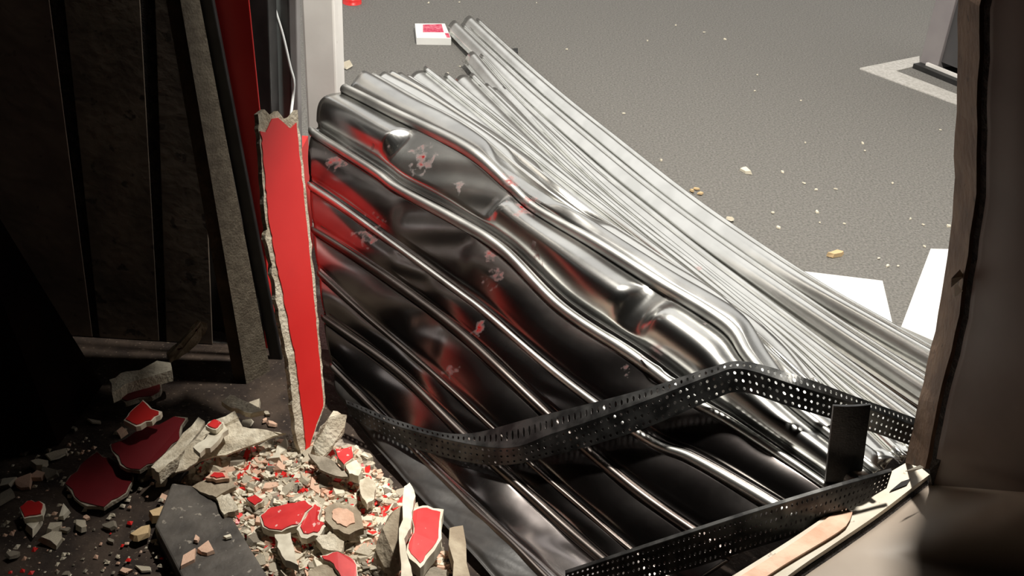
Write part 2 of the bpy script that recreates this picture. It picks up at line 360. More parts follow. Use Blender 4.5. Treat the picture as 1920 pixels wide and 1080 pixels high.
M['steel'] = metal('galvanised_steel', [(PZ(1308, 502, .1), .03), (PZ(1595, 735, .06), .03)], (.92, .92, .89), (.8, .8, .77), .2)
sh = empty('roller_shutter', 'crumpled steel roller shutter lying torn down in the broken opening', 'shutter')
pp = lambda L: [PPg(*p) for p in L]
RB = pp([(652, 160), (745, 205), (880, 270), (960, 340), (1010, 385), (1127, 450), (1240, 520), (1330, 573), (1383, 612), (1412, 662), (1480, 740), (1570, 815), (1650, 880)])
RA = pp([(583, 238), (700, 312), (747, 347), (850, 400), (943, 457), (1053, 567), (1193, 660), (1300, 740), (1383, 790), (1517, 880), (1580, 925)])
RC = pp([(578, 340), (640, 382), (747, 460), (860, 543), (913, 583), (1060, 707), (1217, 817), (1300, 850), (1400, 905), (1500, 965)])
RD = pp([(586, 425), (660, 470), (773, 547), (880, 630), (1037, 777), (1093, 827), (1200, 915), (1300, 985), (1385, 1040)])
RE = pp([(596, 505), (687, 590), (830, 712), (920, 795), (997, 867), (1090, 947), (1187, 1030), (1290, 1110)])
RF = pp([(606, 590), (747, 690), (867, 805), (945, 878), (1050, 970), (1150, 1060), (1220, 1120)])
RG = pp([(622, 680), (700, 760), (830, 890), (960, 1015), (1060, 1110)])
RH = [PZ(648, 770, .02), PZ(720, 855, .02), PZ(800, 945, .02), PZ(880, 1035, .02), PZ(960, 1120, .02)]
F0 = [PY(700, 149, 2.72), PY(790, 195, 2.6), PY(880, 243, 2.46), PY(1010, 345, 2.2), PY(1127, 437, 2.09), PY(1240, 508, 1.99), PY(1335, 560, 1.92), PY(1395, 605, 1.86), PY(1428, 665, 1.8), PY(1500, 745, 1.68), PY(1620, 840, 1.58)]
F1 = [PY(765, 146, 2.95), PY(880, 226, 2.72), PY(1010, 328, 2.48), PY(1130, 422, 2.32), PY(1250, 505, 2.17), PY(1350, 562, 2.06), PY(1430, 630, 1.96), PY(1480, 700, 1.88)]
UPZ = V(-.3, -.1, 1)
n0 = 40; fa, fb = resample(F1, n0), resample(F0, n0); FM = list((fa+fb)/2 + V(0, 0, .012))
slat(F1, FM, M['steel'], sh, [(.5, .1, .8, .05)], outref=UPZ, seed=1, hs=.7)
slat(FM, F0, M['steel'], sh, [(.45, .12, .8, .05)], outref=UPZ, seed=12, hs=.7)
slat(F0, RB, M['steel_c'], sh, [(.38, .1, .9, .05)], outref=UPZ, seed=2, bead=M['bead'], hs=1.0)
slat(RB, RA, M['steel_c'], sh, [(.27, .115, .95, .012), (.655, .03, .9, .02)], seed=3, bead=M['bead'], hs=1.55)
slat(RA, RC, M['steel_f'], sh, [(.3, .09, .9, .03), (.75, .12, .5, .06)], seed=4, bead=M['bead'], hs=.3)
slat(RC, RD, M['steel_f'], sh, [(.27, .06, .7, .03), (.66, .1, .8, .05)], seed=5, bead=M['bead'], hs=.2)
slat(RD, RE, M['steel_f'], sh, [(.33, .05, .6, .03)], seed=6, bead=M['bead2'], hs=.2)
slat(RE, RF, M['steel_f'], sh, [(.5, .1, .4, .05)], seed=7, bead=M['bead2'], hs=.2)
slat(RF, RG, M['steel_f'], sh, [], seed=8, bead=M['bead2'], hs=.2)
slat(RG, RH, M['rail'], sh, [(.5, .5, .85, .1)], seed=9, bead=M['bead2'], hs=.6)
# slats fanned out flat on the asphalt: centre line in the ground plane, width, heights
def flat_slat(px, wd, z0, z1, tilt, seed, hs=1.):
    n = len(px); P = np.array([PZ(*p, z0+(z1-z0)*i/(n-1)) for i, p in enumerate(px)])
    P = resample(P, 60); T = np.gradient(P, axis=0); T[:, 2] = 0; T /= np.linalg.norm(T, axis=1)[:, None]
    side = np.stack([-T[:, 1], T[:, 0], 0*T[:, 0]], 1)        # to the left of travel = far/right side
    if np.mean(side[:, 0]) < 0: side = -side
    up = P + side*wd/2 + V(0, 0, tilt); lo = P - side*wd/2 - V(0, 0, tilt)
    return slat(up, lo, M['steel'], sh, [], n=70, wave=.0012, hs=hs, outref=V(0, 0, 1), seed=seed)
flat_slat([(880, 40), (1000, 150), (1180, 300), (1330, 415), (1500, 530), (1650, 618), (1800, 705)], .094, .03, .035, .004, 20, 1.8)
flat_slat([(852, 48), (960, 153), (1080, 258), (1200, 357), (1320, 450), (1500, 577), (1700, 712), (1790, 770)], .094, .035, .05, .004, 21, 1.8)
flat_slat([(886, 108), (960, 190), (1100, 320), (1250, 445), (1390, 553), (1560, 685), (1700, 790), (1780, 850)], .092, .04, .07, .006, 22, 1.8)
flat_slat([(962, 196), (1130, 360), (1300, 512), (1450, 630), (1560, 722), (1720, 850)], .10, .04, .10, .006, 23)
flat_slat([(925, 172), (1110, 360), (1300, 521), (1440, 636), (1550, 735), (1690, 860)], .10, .05, .12, .01, 24)
flat_slat([(893, 166), (1090, 358), (1300, 529), (1430, 640), (1530, 740), (1660, 870)], .10, .055, .14, .01, 25)
flat_slat([(866, 148), (1070, 350), (1290, 533), (1420, 645), (1500, 735)], .10, .06, .15, .014, 26)
flat_slat([(818, 148), (1040, 340), (1270, 530), (1410, 648), (1480, 725)], .10, .07, .17, .014, 27)
flat_slat([(780, 142), (1020, 340), (1250, 525), (1400, 645)], .09, .13, .19, .03, 28)
# torn wire at the broken end of a slat bead
tag(tube('wire', resample([PP(1203, 668, .02), PP(1225, 682, .03), PP(1238, 690, .03), PP(1250, 703, .03), PP(1275, 716, .02)], 20), .0016, M['cable'], seg=6), 'thin torn wire curling from the broken slat edge', 'wire')

# ------------------------------------------------------------------ perforated angle strips
def perforated(name, A, B, rowsn, cells, mat, parent, rad=.3):
    A, B = resample(A, cells*2+1), resample(B, cells*2+1); vv, ff = [], []
    def pt(i, j):      # i along in half cells (float), j across 0..1
        k = min(int(i), cells*2-1); f = i-k
        return (A[k]*(1-f)+A[k+1]*f)*(1-j) + (B[k]*(1-f)+B[k+1]*f)*j
    for r_ in range(rowsn):
        for c in range(cells):
            base = len(vv); cc = (2*c+1, (r_+.5)/rowsn)
            ring = [(-1, -1), (0, -1), (1, -1), (1, 0), (1, 1), (0, 1), (-1, 1), (-1, 0)]
            for (a, b) in ring: vv.append(pt(cc[0]+a, cc[1]+b*.5/rowsn))
            for (a, b) in ring:
                l = math.hypot(a, b); vv.append(pt(cc[0]+a/l*rad*2, cc[1]+b/l*rad/rowsn))
            for k in range(8): ff.append([base+k, base+(k+1) % 8, base+8+(k+1) % 8, base+8+k])
    o = mesh_obj(name, vv, ff, mat, parent); solid(o, .0015); return o
M['strip'] = noise_mat('black_steel_strip', (.03, .03, .03), (.09, .09, .088), 30, .35, metallic=.8)
lf = .035
ps = empty('perforated_strip', 'long bent perforated metal angle strip lying across the crumpled shutter', 'strip')
upc = [PP(648, 750, lf), PP(760, 793, lf), PP(868, 814, lf), PP(1000, 783, lf+.01), PP(1200, 732, lf+.02), PP(1330, 690, lf+.03), PP(1395, 678, lf+.035), PP(1500, 706, lf+.04), PY(1600, 742, 1.6), PY(1760, 800, 1.66)]
fdc = [PP(650, 758, lf+.01), PP(760, 804, lf+.01), PP(935, 840, lf+.02), PP(1040, 812, lf+.025), PP(1200, 756, lf+.035), PP(1330, 706, lf+.04), PP(1390, 692, lf+.045), PP(1490, 722, lf+.05), PY(1600, 757, 1.59), PY(1760, 815, 1.65)]
lwc = [PP(655, 780, lf-.01), PP(770, 838, lf-.01), PP(925, 872, lf), PP(1060, 848, lf+.005), PP(1200, 806, lf+.015), PP(1330, 752, lf+.02), PP(1390, 735, lf+.025), PP(1480, 762, lf+.03), PY(1600, 798, 1.6), PY(1750, 850, 1.66)]
perforated('top_flange', upc, fdc, 1, 110, M['strip'], ps, .21)
perforated('side_flange', fdc, lwc, 3, 100, M['strip'], ps, .21)
ps2 = empty('perforated_strip', 'short perforated metal strip running into the pink board edge', 'strip')
u2 = [PY(1060, 1076, 1.36), PY(1200, 1030, 1.37), PY(1400, 965, 1.395), PY(1560, 916, 1.43), PY(1672, 884, 1.48)]
l2 = [PY(1060, 1112, 1.35), PY(1250, 1078, 1.36), PY(1400, 1032, 1.385), PY(1540, 985, 1.42), PY(1662, 915, 1.47)]
lip = [p+V(0, .007, .001) for p in u2]
perforated('side_flange', u2, l2, 4, 66, M['strip'], ps2, .21)
ribbon('lip', resample(u2, 30), resample(lip, 30), M['strip'], ps2, .0015)

# black tube stub
tp, bt_ = PY(1598, 760, 1.485), PY(1577, 935, 1.485)
tb = empty('black_upright', 'short black upright bar standing in front of the shutter end', 'bar')
ax = (tp-bt_)/np.linalg.norm(tp-bt_); sx = np.cross(ax, V(0, 1, 0)); sx /= np.linalg.norm(sx); sy = np.cross(sx, ax); sy *= -1 if sy[1] > 0 else 1
vv, ff = [], []
for p in (bt_-ax*.02, tp):
    for r_ in (0, -.005):
        for a in np.linspace(-1, 1, 13): vv.append(p + sx*.0315*a + sy*(.003*(1-a*a)+r_))
ff += [[k, k+1, 26+k+1, 26+k] for k in range(12)] + [[13+k+1, 13+k, 39+k, 39+k+1] for k in range(12)]
ff += [[k+1, k, 13+k, 13+k+1] for k in range(12)] + [[26+k, 26+k+1, 39+k+1, 39+k] for k in range(12)] + [[0, 26, 39, 13], [12, 25, 51, 38]]
mesh_obj('bar_face', vv, ff, M['tubeblack'], tb)
mesh_obj('pale_edge', [bt_-ax*.02+sx*.0316+sy*.001, bt_-ax*.02+sx*.0322-sy*.005, tp+sx*.0322-sy*.005, tp+sx*.0316+sy*.001], [[0, 1, 2, 3]], M['mgrey'], tb)  # mid grey strip down the right edge of the bar

# ------------------------------------------------------------------ broken red panel
rn = V(.75, -.52, .3); rn /= np.linalg.norm(rn)
def redp(u, v):        # plane of the panel: turned towards the opening, leaning back a little
    p0 = PZ(578, 850, .07); d = ray(u, v)
    return C0 + d*((p0-C0) @ rn)/(d @ rn)
def torn(px, amp, n, seed):
    r = np.random.default_rng(seed); P = resample([(a, b, 0) for a, b in px], n, False)
    j = r.normal(0, 1, n); j = .6*j+.4*np.roll(j, 1); P[:, 0] += amp*j; return P[:, :2]
def strip_panel(name, lp, rp_, top, th, off, mat, parent):
    n = len(lp); m = 7; vv, ff = [], []
    for i in range(n):
        for k in range(m):
            q = lp[i]*(1-k/(m-1)) + rp_[i]*k/(m-1)
            f = max(0, 1-i/6); q = q + np.array([0, f*np.interp(k/(m-1), np.linspace(0, 1, len(top)), top)])
            vv.append(redp(*q)+rn*off)
    for i in range(n-1):
        for k in range(m-1): ff.append([i*m+k, (i+1)*m+k, (i+1)*m+k+1, i*m+k+1])
    o = mesh_obj(name, vv, ff, mat, parent); solid(o, th, -1)
    return o
rp = empty('broken_red_panel', 'tall bright red painted plaster strip with torn white edges', 'wall panel')
OL = ((483, 212), (486, 250), (492, 330), (499, 430), (511, 520), (529, 620), (543, 700), (551, 780), (558, 830), (568, 862))
OR = ((558, 212), (564, 270), (571, 330), (580, 420), (590, 520), (600, 640), (607, 720), (609, 762), (594, 800), (574, 862))
IL = ((487, 226), (491, 270), (495, 330), (504, 420), (521, 510), (541, 610), (556, 690), (563, 760), (570, 810), (573, 846))
IR = ((555, 228), (559, 280), (567, 350), (575, 430), (585, 530), (595, 640), (603, 730), (604, 762), (592, 795), (576, 846))
tj = [2, -7, 6, -4, 12, 8, -6]
strip_panel('plaster_core', torn(OL, 1.8, 70, 1), torn(OR, 1.0, 70, 2), tj, .012, 0, M['plaster'], rp)
strip_panel('red_paint', torn(IL, 1.3, 70, 4), torn(IR, .6, 70, 5), [20, 22, -4, -6, 4, 14, 2], .002, .0025, M['red'], rp)

# ------------------------------------------------------------------ kiosk, sheets and bits on the asphalt
k = empty('kiosk', 'grey freestanding kiosk foot inside the painted white border', 'kiosk')
a, b = PZ(1722, 124), PZ(1757, 137); d = PZ(1815, 162)-a; d /= np.linalg.norm(d); b = a + d*((b-a) @ d); c = b+d*.6
zz = V(0, 0, 1); bk = np.cross(zz, d); bk *= .3 if bk[1] > 0 else -.3
def up_prism(nm, q, z0, z1, mt): return prism(nm, [p+zz*z0 for p in q], [p+zz*z1 for p in q], mt, k)
bevel(up_prism('frame', [a, b, b+bk, a+bk], 0, 1.6, M['kiosk']))
up_prism('dark_panel', [b+d*.001+bk*.05, c+bk*.05, c+bk*.95, b+d*.001+bk*.95], .05, 1.6, M['kioskd'])
up_prism('foot_bar', [b-d*.05-bk*.06, b+d*.2-bk*.06, b+d*.2-bk*.01, b-d*.05-bk*.01], .022, .034, M['lgrey'])
up_prism('painted_foot_shadow', [b-d*.09-bk*.16, c-bk*.16, c+bk*.9, b+d*.002+bk*.9, b+d*.002-bk*.005, b-d*.09-bk*.005], .0, .021, M['black'])  # black slab standing in for the shadow under the foot bar

def slab(name, px, z, th, mat, label=None, cat=None, group=None, parent=None, topmat=None, jitter=0, zs=None):
    pts = [PZ(*p, (zs[i] if zs is not None else z)) for i, p in enumerate(px)]
    o = prism(name, [p-V(0, 0, th) for p in pts], pts, [mat]+([topmat] if topmat else []), parent, 1 if topmat else 0)
    if label: tag(o, label, cat, group)
    return o
bevel(slab('white_sheet', [(1480, 505), (1655, 526), (1678, 625), (1620, 700)], .006, .006, M['paper'], 'broad white board partly under the outermost slats', 'board'), .001)
bevel(slab('white_sheet', [(1745, 466), (1792, 467), (1765, 645), (1690, 612)], .012, .012, M['paper'], 'long narrow white board leaning out past the right wall edge', 'board'), .001)
pkt = empty('packet', 'small white and red printed packet at the far slat ends', 'packet')
slab('packet_body', [(778, 44), (834, 44), (846, 72), (781, 71)], .03, .03, M['paper'], parent=pkt)
slab('red_print', [(793, 46), (828, 45), (832, 60), (793, 60)], .0315, .0014, M['printred'], parent=pkt)
slab('red_print', [(834, 62), (841, 62), (844, 70), (838, 70)], .0315, .0014, M['printred'], parent=pkt)
slab('black_clip', [(958, 91), (971, 90), (971, 98), (963, 99)], .02, .02, M['black'], 'tiny black plastic scrap touching the outer slat', 'scrap')
rc = PZ(660, -6, .03); o = tube('red_puck', [rc-V(0, 0, .03), rc-V(0, 0, .01), rc+V(0, 0, .005), rc+V(0, 0, .012)], [.045, .045, .038, .01], M['red'], seg=20); tag(o, 'round red plastic cap at the top beside the grey post', 'cap')

def chunk_mesh(name, seed, flat=.5):
    r = np.random.default_rng(seed); n = r.integers(4, 7)
    an = np.sort(r.uniform(0, 2*math.pi, n) + np.arange(n)*0); an = np.linspace(0, 2*math.pi, n, endpoint=False)+r.normal(0, .28, n)
    rad = r.uniform(.6, 1.1, n); bt = [V(math.cos(a)*q, math.sin(a)*q*.75, -flat/2) for a, q in zip(an, rad)]
    tpv = [V(p[0]*r.uniform(.75, .98), p[1]*r.uniform(.75, .98), flat/2*r.uniform(.6, 1.2)) for p in bt]
    f = [list(range(n))[::-1], list(range(n, 2*n))] + [[i, (i+1) % n, n+(i+1) % n, n+i] for i in range(n)]
    me = bpy.data.meshes.new(name); me.from_pydata([tuple(v) for v in bt+tpv], [], f); me.polygons[1].use_smooth = False; return me
chunks = {}
def get_chunk(kind, i):
    key = (kind, i)
    if key not in chunks:
        me = chunk_mesh('chunk', hash(key) % 9999 if False else i*31+len(kind)*977+sum(map(ord, kind)), .18 if kind.startswith('flat') else .55)
        body, top = {'plaster': ('plaster', 'plaster'), 'grey': ('plasterg', 'plasterg'), 'pink': ('pink', 'pink'), 'flatred': ('shard', 'red'), 'shard': ('shard', 'shard'), 'tan': ('tanchip', 'tanchip'), 'flatwhite': ('shard', 'plaster')}[kind]
        me.materials.append(M[body]); me.materials.append(M[top]); me.polygons[1].material_index = 1
        chunks[key] = me
    return chunks[key]
def place(name, kind, i, p, s, label, cat, group, tilt=.3):
    o = bpy.data.objects.new(name, get_chunk(kind, i % 7)); COL.objects.link(o); o.location = tuple(p)
    o.scale = (s*random.uniform(.8, 1.3), s*random.uniform(.7, 1.1), s*random.uniform(.7, 1.1))
    o.rotation_euler = (random.uniform(-tilt, tilt), random.uniform(-tilt, tilt), random.uniform(0, 6.28)); return tag(o, label, cat, group)
spots = [(1359, 73), (1502, 188), (1763, 243), (1618, 268), (1622, 282), (1510, 267), (1467, 322), (1508, 343), (1674, 343), (1530, 355), (1568, 354), (1449, 398), (1532, 397), (1537, 417), (1583, 419), (1459, 426), (1707, 410), (1732, 421), (1779, 423), (1734, 462), (1648, 484), (1664, 498), (1684, 498), (862, 124), (804, 5), (861, 4), (1006, 5), (1267, 47), (1214, 76), (1170, 212), (1063, 92), (800, 135), (840, 137), (1305, 354), (1420, 140), (1415, 170), (1240, 300), (1320, 60)]
for i, (u, v) in enumerate(spots):
    place('plaster_chip', 'shard', i, PZ(u, v, .004), .007 if i % 3 else .010, 'tiny white plaster chip scattered on the open asphalt', 'chip', 'white chips on the asphalt', .1)
place('plaster_chip', 'shard', 3, PZ(1396, 319, .008), .024, 'largest pale chip on the asphalt above the slats', 'chip', None, .2)
place('wood_chip', 'tan', 2, PZ(1567, 476, .008), .028, 'yellowish wood chip on asphalt above the broad white board', 'chip', None, .1)
for j, (u, v) in enumerate(((1305, 353), (1313, 362), (1298, 357))): place('wood_chip', 'tan', j, PZ(u, v, .006), .014, 'small tan crumbs beside the outermost slat', 'chip', 'tan crumbs by the slat', .2)
place('plaster_chip', 'flatwhite', 3, PZ(1370, 410, .008), .022, 'pale pinkish chip touching the outermost slat edge', 'chip', None, .1)
place('plaster_chip', 'flatwhite', 4, PZ(650, 122, .01), .05, 'whitish scrap beside the foot of the grey post', 'chip', None, .1)

# ------------------------------------------------------------------ rubble inside
def heap(x, y):
    return .07*math.exp(-(((x+.40)/.22)**2+((y-1.66)/.26)**2)) + .03*math.exp(-(((x+.25)/.12)**2+((y-1.5)/.15)**2))
def on(u, v):
    z = 0
    for _ in range(6): p = PZ(u, v, z); z = heap(p[0], p[1])
    return p
# base of the heap
gx = np.linspace(-.95, .1, 90); gy = np.linspace(1.2, 2.05, 80); vv, ff = [], []
for y in gy:
    for x in gx: vv.append(V(x, y, heap(x, y)-.006+random.uniform(-.002, .002)))
for j in range(79):
    for i in range(89): ff.append([j*90+i, j*90+i+1, (j+1)*90+i+1, (j+1)*90+i])
M['dust'] = noise_mat('rubble_dust', (.3, .25, .2), (.62, .54, .45), 90, .95, bump=.8, bscale=200, c3=(.7, .45, .34), s3=22, t3=.6)
def inpoly(x, y, P):
    c = False; n = len(P)
    for i in range(n):
        x1, y1 = P[i]; x2, y2 = P[(i+1) % n]
        if (y1 > y) != (y2 > y) and x < (x2-x1)*(y-y1)/(y2-y1)+x1: c = not c
    return c
HG = [tuple(PZ(*p, .03)[:2]) for p in [(345, 880), (430, 845), (520, 822), (600, 822), (680, 850), (720, 900), (770, 970), (830, 1010), (850, 1090), (505, 1110), (440, 990), (400, 930)]]
ins = [inpoly(p[0], p[1], HG) for p in vv]
keep = [f for f in ff if any(ins[k_] for k_ in f)]
for k_, p in enumerate(vv):
    if not ins[k_]: p[2] = -.004
HV, HF, HM = list(vv), list(keep), [0]*len(keep)
def add_stuff(vv, ff, fm):
    b0 = len(HV); HV.extend(vv); HF.extend([[q+b0 for q in f] for f in ff]); HM.extend(fm)

LIT = [(350, 880), (430, 850), (520, 828), (590, 830), (680, 850), (740, 920), (790, 970), (820, 1010), (850, 1079), (500, 1079), (440, 985), (400, 930)]
def rnd_in(P):
    xs, ys = [p[0] for p in P], [p[1] for p in P]
    while True:
        x, y = random.uniform(min(xs), max(xs)), random.uniform(min(ys), max(ys))
        if inpoly(x, y, P): return x, y
kinds = ['plaster']*6+['shard']*4+['grey']*3+['pink']*3+['flatred']*2+['flatwhite']*4
lab = {'plaster': 'cream plaster lump in the lit rubble heap', 'shard': 'bright white plaster sliver in the lit rubble heap', 'grey': 'grey mortar lump in the lit rubble heap', 'pink': 'salmon pink plaster crumb in the lit rubble heap', 'flatred': 'small red painted plaster flake in the lit rubble heap', 'flatwhite': 'thin flat cream flake in the lit rubble heap'}
nm = {'plaster': 'plaster_lump', 'shard': 'plaster_sliver', 'grey': 'mortar_lump', 'pink': 'pink_crumb', 'flatred': 'red_flake', 'flatwhite': 'cream_flake'}
for i in range(280):
    u, v = rnd_in(LIT); kd = random.choice(kinds); s = random.choice([.008, .011, .014, .017, .02, .024])
    p = on(u, v)+V(0, 0, s*.25)
    reg = 'at the top of the heap below the torn cream sheet' if v < 890 else 'beside the grey metal channel' if u < 485 else 'near the dark shutter foot' if u > 690 else 'at the bottom edge of the picture' if v > 1030 else 'in the middle of the lit heap'
    lb = lab[kd].split(' in ')[0]
    place(nm[kd], kd, i, p, s, lb+' '+reg, 'rubble', lb+'s '+reg, .45)
# fine crumbs: nobody could count them
vv, ff, fm = [], [], []
for i in range(4200):
    u, v = rnd_in(LIT) if i % 14 else rnd_in([(0, 850), (250, 800), (420, 820), (420, 1079), (0, 1079)])
    p = on(u, v)+V(0, 0, .002); s = random.uniform(.0018, .006); b0 = len(vv)
    for (a, b, c) in ((-1, -1, -.6), (1, -1, -.6), (1, 1, -.6), (-1, 1, -.6), (0, 0, 1)):
        vv.append(p+s*V(a*random.uniform(.5, 1.2), b*random.uniform(.5, 1.2), c*random.uniform(.4, 1)))
    ff += [[b0, b0+1, b0+4], [b0+1, b0+2, b0+4], [b0+2, b0+3, b0+4], [b0+3, b0, b0+4]]; fm += [random.choice([0, 0, 0, 0, 0, 0, 1, 1, 1, 2, 2, 3])]*4
add_stuff(vv, ff, [m_+1 for m_ in fm])

# mid-size grit between the pieces
vv, ff, fm = [], [], []
for i in range(1500):
    u, v = rnd_in(LIT); p = on(u, v); s = random.uniform(.004, .0095); b0 = len(vv); a0 = random.uniform(0, 6.28)
    ca, sa_ = math.cos(a0), math.sin(a0); ex = V(ca, sa_, random.uniform(-.4, .4)); ey = V(-sa_, ca, random.uniform(-.4, .4))*random.uniform(.4, .9); ez = V(0, 0, random.uniform(.3, .8))
    for (a, b, c) in ((-1, -1, -1), (1, -1, -1), (1, 1, -1), (-1, 1, -1), (-1, -1, 1), (1, -1, 1), (1, 1, 1), (-1, 1, 1)):
        vv.append(p+V(0, 0, s*.4)+s*(ex*a*random.uniform(.55, 1.1)+ey*b*random.uniform(.55, 1.1)+ez*c))
    ff += [[b0+k for k in q] for q in ((3, 2, 1, 0), (4, 5, 6, 7), (0, 1, 5, 4), (1, 2, 6, 5), (2, 3, 7, 6), (3, 0, 4, 7))]; fm += [random.choice([0, 0, 0, 0, 0, 4, 4, 4, 4, 1, 1, 1, 2, 2, 3])]*6
add_stuff(vv, ff, [m_+1 for m_ in fm])
o = mesh_obj('rubble_grit', HV, HF, [M['dust'], M['plaster'], M['pink'], M['plasterg'], M['red'], M['shard']], fmat=HM); o['kind'] = 'stuff'; tag(o, 'pale plaster dust, grit and crumbs under the rubble pieces', 'rubble')

# larger fragments
def frag(name, px, z, th, core, paint, label, cat, inset=.86, zs=None, shift=(0, 0)):
    """px outline of the upper face; z above the heap"""
    q = []; zq = []
    for i in range(len(px)):
        a, b = px[i], px[(i+1) % len(px)]; l = math.hypot(b[0]-a[0], b[1]-a[1]); m = 3 if l > 16 else 2
        for t in range(m):
            f = t/m; jx = (random.gauss(0, .045*l), random.gauss(0, .045*l)) if t else (0, 0)
            q.append((a[0]*(1-f)+b[0]*f+jx[0], a[1]*(1-f)+b[1]*f+jx[1]))
            if zs is not None: zq.append(zs[i]*(1-f)+zs[(i+1) % len(px)]*f)
    px = q; zs = zq if zs is not None else None
    base = [on(*p) for p in px]; n = len(px)
    top = [b+V(0, 0, z if zs is None else zs[i]) for i, b in enumerate(base)]
    # put the tops on the ray of their pixel
    top = [PZ(*px[i], t[2]) for i, t in enumerate(top)]
    o = prism(name, [p-V(0, 0, th) for p in top], top, M[core]); tag(o, label, cat)
    if paint:
        cx = sum(top)/n + V(*[shift[0], shift[1], 0]); ins = [cx+(p-cx)*(min(.985, inset+.05)*random.uniform(.93, 1.02)) for p in top]
        ins = [V(p[0], p[1], p[2]) for p in ins]
        prism('paint_layer', [p-V(0, 0, .002) for p in ins], [p+V(0, 0, .0025) for p in ins], M['redfrag' if paint == 'red' else paint], o)
    return o
frag('plaster_fragment', [(487, 968), (505, 952), (545, 944), (575, 938), (588, 950), (560, 985), (528, 997), (493, 988)], .03, .016, 'shard', 'red', 'long red painted fragment lying in the middle of the lit heap', 'fragment', .9)
frag('plaster_fragment', [(556, 992), (575, 960), (592, 938), (604, 948), (598, 975), (615, 985), (598, 1005), (565, 1008)], .028, .014, 'shard', 'red', 'narrow upright red fragment right of the long red fragment', 'fragment', .75)
frag('plaster_fragment', [(460, 935), (478, 928), (495, 938), (478, 950)], .02, .012, 'shard', 'red', 'small red diamond shaped fragment left of heap centre', 'fragment', .85)
frag('plaster_fragment', [(403, 930), (430, 925), (447, 955), (420, 965)], .022, .014, 'plaster', None, 'square cream block beside the grey channel', 'fragment')
frag('plaster_fragment', [(360, 912), (395, 893), (430, 892), (442, 912), (405, 932), (385, 925)], .025, .01, 'tan', None, 'tan pointed fragment at the top end of the grey channel', 'fragment')
frag('plaster_fragment', [(385, 895), (400, 884), (425, 886), (430, 897), (405, 900)], .035, .008, 'pink', 'red', 'pink and red flake on top of the tan pointed fragment', 'fragment', .6)
frag('plaster_fragment', [(608, 955), (628, 942), (655, 945), (676, 960), (682, 990), (655, 1002), (625, 992), (610, 975)], .035, .016, 'tan', 'pink', 'round tan fragment with a pink face right of the red fragments', 'fragment', .55)
frag('plaster_fragment', [(592, 1010), (618, 996), (645, 1015), (640, 1035), (605, 1028)], .028, .018, 'plaster', None, 'blocky cream fragment below the narrow upright red fragment', 'fragment')
frag('plaster_fragment', [(515, 1002), (545, 998), (552, 1030), (560, 1060), (535, 1050), (520, 1025)], .03, .018, 'shard', None, 'jagged white plaster lump below the long red fragment', 'fragment')
frag('plaster_fragment', [(600, 1042), (632, 1034), (665, 1050), (672, 1080), (662, 1095), (640, 1085), (625, 1058)], .03, .014, 'shard', 'red', 'red fragment at the bottom edge of the heap', 'fragment', .9)
frag('plaster_fragment', [(578, 1070), (605, 1058), (632, 1068), (635, 1095), (580, 1098)], .025, .012, 'tan', None, 'tan board scrap at the bottom edge of the heap', 'fragment')
frag('plaster_fragment', [(675, 900), (692, 893), (704, 905), (702, 935), (688, 945), (676, 925)], .035, .016, 'plaster', None, 'pale oval plaster fragment near the shutter foot', 'fragment')
frag('plaster_fragment', [(648, 872), (668, 862), (678, 880), (672, 892), (655, 888)], .05, .02, 'shard', None, 'white plaster corner under the small red triangle', 'fragment')
frag('plaster_fragment', [(628, 842), (660, 838), (662, 858), (645, 872), (632, 858)], .055, .012, 'shard', 'red', 'small red triangle fragment below the base of the red panel', 'fragment', .95)
frag('torn_lining', [(582, 850), (600, 800), (625, 770), (650, 778), (645, 808), (622, 838), (596, 862)], .06, .006, 'plaster', None, 'crumpled cream lining sheet at the foot of the red panel', 'sheet', zs=[.03, .1, .13, .12, .08, .05, .03])
frag('torn_lining', [(578, 850), (610, 856), (640, 878), (668, 895), (630, 892), (600, 880)], .04, .006, 'plasterg', None, 'grey folded sheet below the cream lining sheet', 'sheet')
frag('plaster_fragment', [(700, 1045), (712, 1000), (728, 968), (762, 940), (756, 1000), (752, 1060), (735, 1072)], .05, .012, 'tan', None, 'large brown backing board fragment near the shutter', 'fragment', zs=[.02, .05, .07, .09, .08, .06, .03])
frag('plaster_fragment', [(758, 912), (768, 905), (779, 930), (772, 960), (770, 990), (758, 1010), (766, 1050), (775, 1085), (752, 1085), (748, 1010), (755, 960)], .1, .02, 'shard', None, 'long white broken plaster edge between brown board and red slab', 'fragment')
frag('plaster_fragment', [(772, 955), (802, 948), (832, 955), (828, 1010), (806, 1042), (788, 1065), (762, 1035), (775, 1000)], .07, .03, 'shard', 'red', 'upright dark red slab with thick white edge near the shutter foot', 'fragment', .84, shift=(-.008, 0))
frag('plaster_fragment', [(790, 1072), (815, 1062), (838, 1068), (838, 1095), (792, 1095)], .04, .02, 'plasterg', None, 'grey mortar block at the bottom beside the wooden batten', 'fragment')
frag('wooden_batten', [(843, 990), (868, 985), (884, 1090), (848, 1095)], .05, .03, 'tan', None, 'short upright wooden batten beside the dark shutter foot', 'batten')
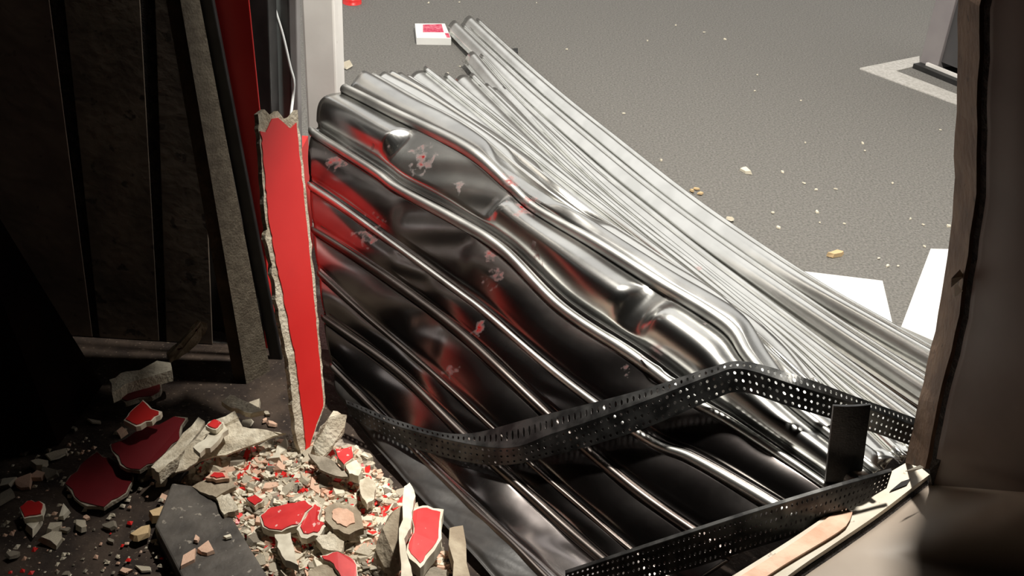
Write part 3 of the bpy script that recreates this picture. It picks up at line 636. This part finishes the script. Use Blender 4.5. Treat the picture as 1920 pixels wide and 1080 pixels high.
# left side pieces in the half dark
frag('torn_sheet', [(328, 886), (345, 850), (380, 805), (440, 770), (455, 800), (500, 806), (536, 812), (470, 835), (400, 855)], .08, .004, 'plaster', None, 'large torn cream sheet pointing at the red panel base', 'sheet', zs=[.04, .06, .08, .1, .07, .06, .05, .045, .04])
frag('plaster_fragment', [(362, 838), (392, 812), (418, 790), (428, 805), (405, 830), (375, 850)], .1, .012, 'shard', None, 'white splintered slat fragment on the torn cream sheet', 'fragment')
frag('plaster_fragment', [(385, 798), (402, 786), (418, 794), (405, 806)], .115, .01, 'shard', 'red', 'small red flake on the torn cream sheet', 'fragment', .8)
frag('plaster_fragment', [(415, 752), (432, 740), (455, 750), (495, 770), (470, 775), (435, 765)], .1, .012, 'plaster', None, 'curled cream strip behind the torn sheet', 'fragment')
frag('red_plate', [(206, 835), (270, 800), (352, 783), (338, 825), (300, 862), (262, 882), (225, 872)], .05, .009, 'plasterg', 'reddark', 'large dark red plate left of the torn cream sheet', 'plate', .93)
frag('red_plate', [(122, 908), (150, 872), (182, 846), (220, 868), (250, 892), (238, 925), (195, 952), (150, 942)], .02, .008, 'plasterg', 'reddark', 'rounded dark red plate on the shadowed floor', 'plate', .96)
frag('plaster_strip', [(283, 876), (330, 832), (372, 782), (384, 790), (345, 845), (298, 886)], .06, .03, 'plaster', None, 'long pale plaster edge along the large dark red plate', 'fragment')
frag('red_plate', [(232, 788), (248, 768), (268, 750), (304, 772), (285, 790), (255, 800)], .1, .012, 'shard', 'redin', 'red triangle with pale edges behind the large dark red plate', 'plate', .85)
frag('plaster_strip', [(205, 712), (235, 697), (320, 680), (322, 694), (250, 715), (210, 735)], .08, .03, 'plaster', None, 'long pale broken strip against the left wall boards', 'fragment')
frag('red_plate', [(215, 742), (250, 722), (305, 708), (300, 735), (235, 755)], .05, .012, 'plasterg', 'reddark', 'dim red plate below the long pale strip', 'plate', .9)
frag('plaster_fragment', [(312, 662), (345, 630), (370, 600), (388, 606), (372, 635), (340, 660), (318, 674)], .12, .012, 'plaster', 'reddark', 'tilted pale shard with a red stripe by the wall boards', 'fragment', .5, zs=[.05, .1, .16, .16, .1, .06, .04])
frag('plaster_fragment', [(36, 952), (60, 938), (84, 945), (80, 966), (45, 972)], .03, .014, 'shard', 'redin', 'small red and white block on the floor at far left', 'fragment', .85)
for j, (u, v, s) in enumerate(((62, 985, .028), (100, 1012, .03), (30, 668, .02), (92, 662, .022), (70, 870, .03), (25, 1040, .016), (15, 905, .02), (150, 985, .02), (205, 985, .018), (120, 960, .022), (300, 905, .02), (320, 888, .018))):
    place('plaster_lump', ['shard', 'plaster', 'grey'][j % 3], j, PZ(u, v, .01), s, 'dim plaster lump on the shadowed floor at left', 'rubble', 'lumps on the shadowed floor', .3)
for j in range(38):
    u, v = rnd_in([(0, 860), (180, 780), (340, 760), (470, 730), (520, 800), (330, 900), (290, 980), (330, 1079), (0, 1079)])
    place('plaster_scrap', random.choice(['plaster', 'grey', 'grey', 'flatwhite', 'pink']), j, PZ(u, v, .006), random.choice([.01, .014, .02, .026]), 'small dull plaster scrap on the dark floor left of the channel', 'rubble', 'plaster scraps on the dark floor', .3)
# grey channel on the floor
ch = empty('metal_channel', 'dark grey metal channel lying on the floor beside the heap', 'channel')
cp = [(322, 905), (402, 915), (520, 1110), (365, 1130), (290, 985)]
top = [PZ(*p, .05) for p in cp]
bevel(prism('channel_top', [p-V(0, 0, .012) for p in top], top, M['beam'], ch), .004)
e0, e1_ = PZ(290, 985, .05), PZ(365, 1130, .05)
prism('channel_side', [p-V(0, 0, .05) for p in (e0, e1_, e1_+V(.012, 0, 0), e0+V(.012, 0, 0))], [p-V(0, 0, .012) for p in (e0, e1_, e1_+V(.012, 0, 0), e0+V(.012, 0, 0))], M['black'], ch)
for j, (u, v, s) in enumerate(((355, 1045, .022), (388, 1028, .02), (368, 1010, .012))):
    place('pink_tile_chip', 'pink', j, PZ(u, v, .056), s, 'salmon chips lying on the grey metal channel', 'chip', 'salmon chips on the channel', .1)
place('plaster_chip', 'shard', 5, PZ(428, 1006, .056), .012, 'lone white flake on the right edge of the grey channel', 'chip', None, .1)
for j, (u, v, s) in enumerate(((262, 1000, .03), (300, 965, .03))):
    place('wood_splinter', 'tan', j, PZ(u, v, .02), s, 'splintered tan wood bits at the left end of the channel', 'splinter', 'wood bits by the channel', .3)
# dark fallen board, lower left
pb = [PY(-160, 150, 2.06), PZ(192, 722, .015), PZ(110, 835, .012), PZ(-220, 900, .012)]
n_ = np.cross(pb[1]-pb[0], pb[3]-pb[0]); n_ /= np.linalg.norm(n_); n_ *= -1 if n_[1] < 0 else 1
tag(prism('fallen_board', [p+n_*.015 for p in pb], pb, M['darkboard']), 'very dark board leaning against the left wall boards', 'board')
